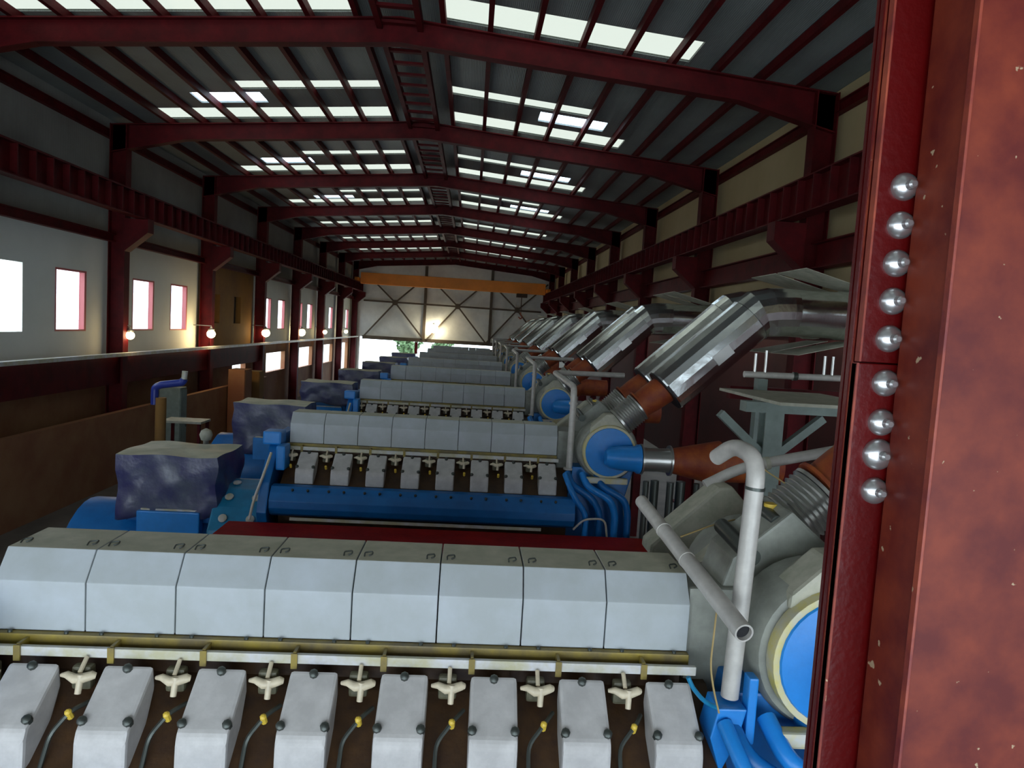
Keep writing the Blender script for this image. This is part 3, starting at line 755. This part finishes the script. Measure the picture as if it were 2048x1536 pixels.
# ------------------------------------------------------------------ grey green support frame on the right
def support(x, y, label, n=1.):
    t = thing('support_frame', (x, y, 0), label, 'frame', None)
    MB().box(-.11, .11, -.1, -.08, 0, 4.62).box(-.11, .11, .08, .1, 0, 4.62).box(-.01, .01, -.08, .08, 0, 4.62).build('post', M['gsteel'], t)
    MB().box(-.35, 1.25, -.1, .1, 4.62, 4.74).build('top_beam', M['gsteel'], t)
    MB().box(-.12, 1.3, -.45, 1.45, 4.744, 4.78).build('deck_plate', M['plate'], t)
    for s in (-1, 1):
        p = Vector((.0, 0, 4.05)); q = Vector((s*.62, 0, 4.58)); d = q-p
        mb = MB(); mb.box(-.045, .045, -.05, .05, 0, d.length)
        bmesh.ops.transform(mb.bm, matrix=Matrix.Translation(p) @ Matrix.Rotation(math.atan2(d.x, d.z), 4, 'Y'), verts=mb.bm.verts)
        mb.build('brace', M['gsteel'], t)
support(3.58, 8.0, 'grey green steel support frame with braces beside the red column')
t = thing('valve_pipe', (4.6, 9.6, 5.05), 'pale pipe with small valves under the horizontal silver duct', 'pipe')
og = (4.6, 9.6, 5.05)
MB().sweep([(3.85, 9.6, 4.98), (5.4, 9.6, 5.0)], .045, 12).build('pipe_run', M['pipe'], t, og)
MB().lathe((4.55, 9.6, 4.99), (1, 0, 0), [(0, .06), (.06, .06)], 14).build('coupling', M['bolt'], t, og)
for x, h in ((4.0, .28), (4.15, .33), (5.0, .3), (5.12, .3)):
    MB().cyl((x, 9.6, 5.0), (x, 9.6, 5.0+h), .022, .022, 10).build('valve_stem', M['bell'], t, og)
t = thing('pipe_rack', (4.1, 9.6, 0), 'grey green post with a small red crossbeam behind the support frame', 'rack')
MB().box(-.07, .07, -.07, .07, 0, 4.93).build('post', M['gsteel'], t)
MB().box(-.4, 1.8, .08, .2, 4.62, 4.8).build('cross_beam', M['red'], t)
t = thing('pipe_bundle', (3.2, 11.0, 0), 'row of dark upright pipes below the orange branch pipe', 'pipe')
for k, (x, r) in enumerate(((2.95, .05), (3.12, .07), (3.35, .06), (3.55, .08), (3.78, .05))):
    MB().cyl((x-3.2, .1*(k % 2), 0), (x-3.2, .1*(k % 2), 3.1), r, r, 12).build('upright', M['bolt'], t)
# white collar plate over bay of duct exits: sloping brown strut seen beside the column
o = MB().box(-.09, .09, -.05, .05, -.9, .9, .01, Matrix.Rotation(math.radians(28), 4, 'Y')).build('slanting_strut', M['ochre']); o.location = (2.95, 5.7, 4.05)
tag(o, 'tan slanting strut showing just left of the red column', 'strut')

# ------------------------------------------------------------------ near bolted column
CX = .83
BOLTZ = [5.10, 5.18, 5.25, 5.335, 5.43, 5.51, 5.59, 5.67, 5.75]
t = thing('bolted_column', (CX+.19, 1.6, 0), 'close dark red steel column with silver bolts at the right', 'column')
og = (CX+.19, 1.6, 0)
MB().box(CX, CX+.40, 1.487, 1.502, 0, 9.5, .002).build('front_flange', M['redcol'], t, og)
MB().box(CX+.19, CX+.205, 1.503, 1.76, 0, 9.5).build('web', M['redcol'], t, og)
MB().box(CX+.14, CX+.40, 1.761, 1.776, 0, 9.5, .002).build('rear_flange', M['redcol'], t, og)
MB().box(CX+.002, CX+.006, 1.484, 1.4865, 0, 9.5).build('worn_edge', M['rededge'], t, og)
sp = MB().box(CX-.004, CX+.30, 1.452, 1.472, 3.9, 5.375, .002).build('lower_splice_plate', M['redcol'], t, og)
up = MB().box(CX+.002, CX+.30, 1.455, 1.472, 5.378, 6.9, .002).build('upper_splice_plate', M['redcol'], t, og)
MB().box(CX-.004, CX+.001, 1.4505, 1.4715, 3.9, 5.375).build('bare_edge', M['rededge'], sp, og)
MB().box(CX+.0015, CX+.006, 1.4535, 1.4715, 5.378, 6.9).build('bare_edge', M['rededge'], up, og)
for z in BOLTZ:
    pr = sp if z < 5.37 else up
    yb = 1.452 if z < 5.37 else 1.455
    r = .029 if abs(z-BOLTZ[1]) > .01 else .034
    MB().lathe((CX+.062, yb, z), (0, -1, 0), [(0, r), (.005, r), (.010, r*.93), (.015, r*.80), (.019, r*.60), (.0215, r*.42), (.022, .0105), (.034, .010), (.038, .006)], 28).build('bolt', M['boltsil'], pr, og)
MB().box(.908, 1.26, 1.30, 1.440, 0, 9.5, .004).build('side_channel', M['chipred'], t, og)
MB().box(.904, .910, 1.294, 1.31, 0, 9.5, .001).build('channel_edge', M['rededge'], t, og)

# ------------------------------------------------------------------ light
w = D.worlds.new('world'); sc.world = w; w.use_nodes = True
nt = w.node_tree; nt.nodes.clear()
bg = nt.nodes.new('ShaderNodeBackground'); ow = nt.nodes.new('ShaderNodeOutputWorld')
sk = nt.nodes.new('ShaderNodeTexSky'); sk.sky_type = 'HOSEK_WILKIE'; sk.turbidity = 8; sk.ground_albedo = .5
sk.sun_direction = (-.3, -.4, .86)
mx = nt.nodes.new('ShaderNodeMix'); mx.data_type = 'RGBA'; mx.inputs['Factor'].default_value = .85
nt.links.new(sk.outputs[0], mx.inputs[6]); mx.inputs[7].default_value = (.80, .93, 1.05, 1)
nt.links.new(mx.outputs[2], bg.inputs[0]); bg.inputs[1].default_value = 5.2
nt.links.new(bg.outputs[0], ow.inputs[0])

# ------------------------------------------------------------------ camera
f = 1400.; cx, cy = 1024., 768.
Yc = Vector((943-cx, -(655-cy), -f)).normalized()
r = .056
u = Vector((math.sin(r), math.cos(r), 0)); Zc = (u-Yc*u.dot(Yc)).normalized(); Xc = Yc.cross(Zc)
R = Matrix((Xc, Yc, Zc))                       # rows: world axes in camera space -> camera-to-world
cam = D.cameras.new('camera'); co = D.objects.new('camera', cam); COL.objects.link(co)
cam.sensor_fit = 'HORIZONTAL'; cam.sensor_width = 36; cam.lens = 36*f/2048; cam.clip_start = .05; cam.clip_end = 500
co.matrix_world = Matrix.Translation((0, 0, 5.4)) @ R.to_4x4()
sc.camera = co
sc.view_settings.view_transform = 'Standard'; sc.view_settings.look = 'None'
sc.view_settings.exposure = .15; sc.view_settings.gamma = 1.
sc.view_settings.use_curve_mapping = False
sc.cycles.use_denoising = True
sc.cycles.max_bounces = 8; sc.cycles.diffuse_bounces = 5; sc.cycles.transparent_max_bounces = 12
sc.cycles.sample_clamp_indirect = 6.
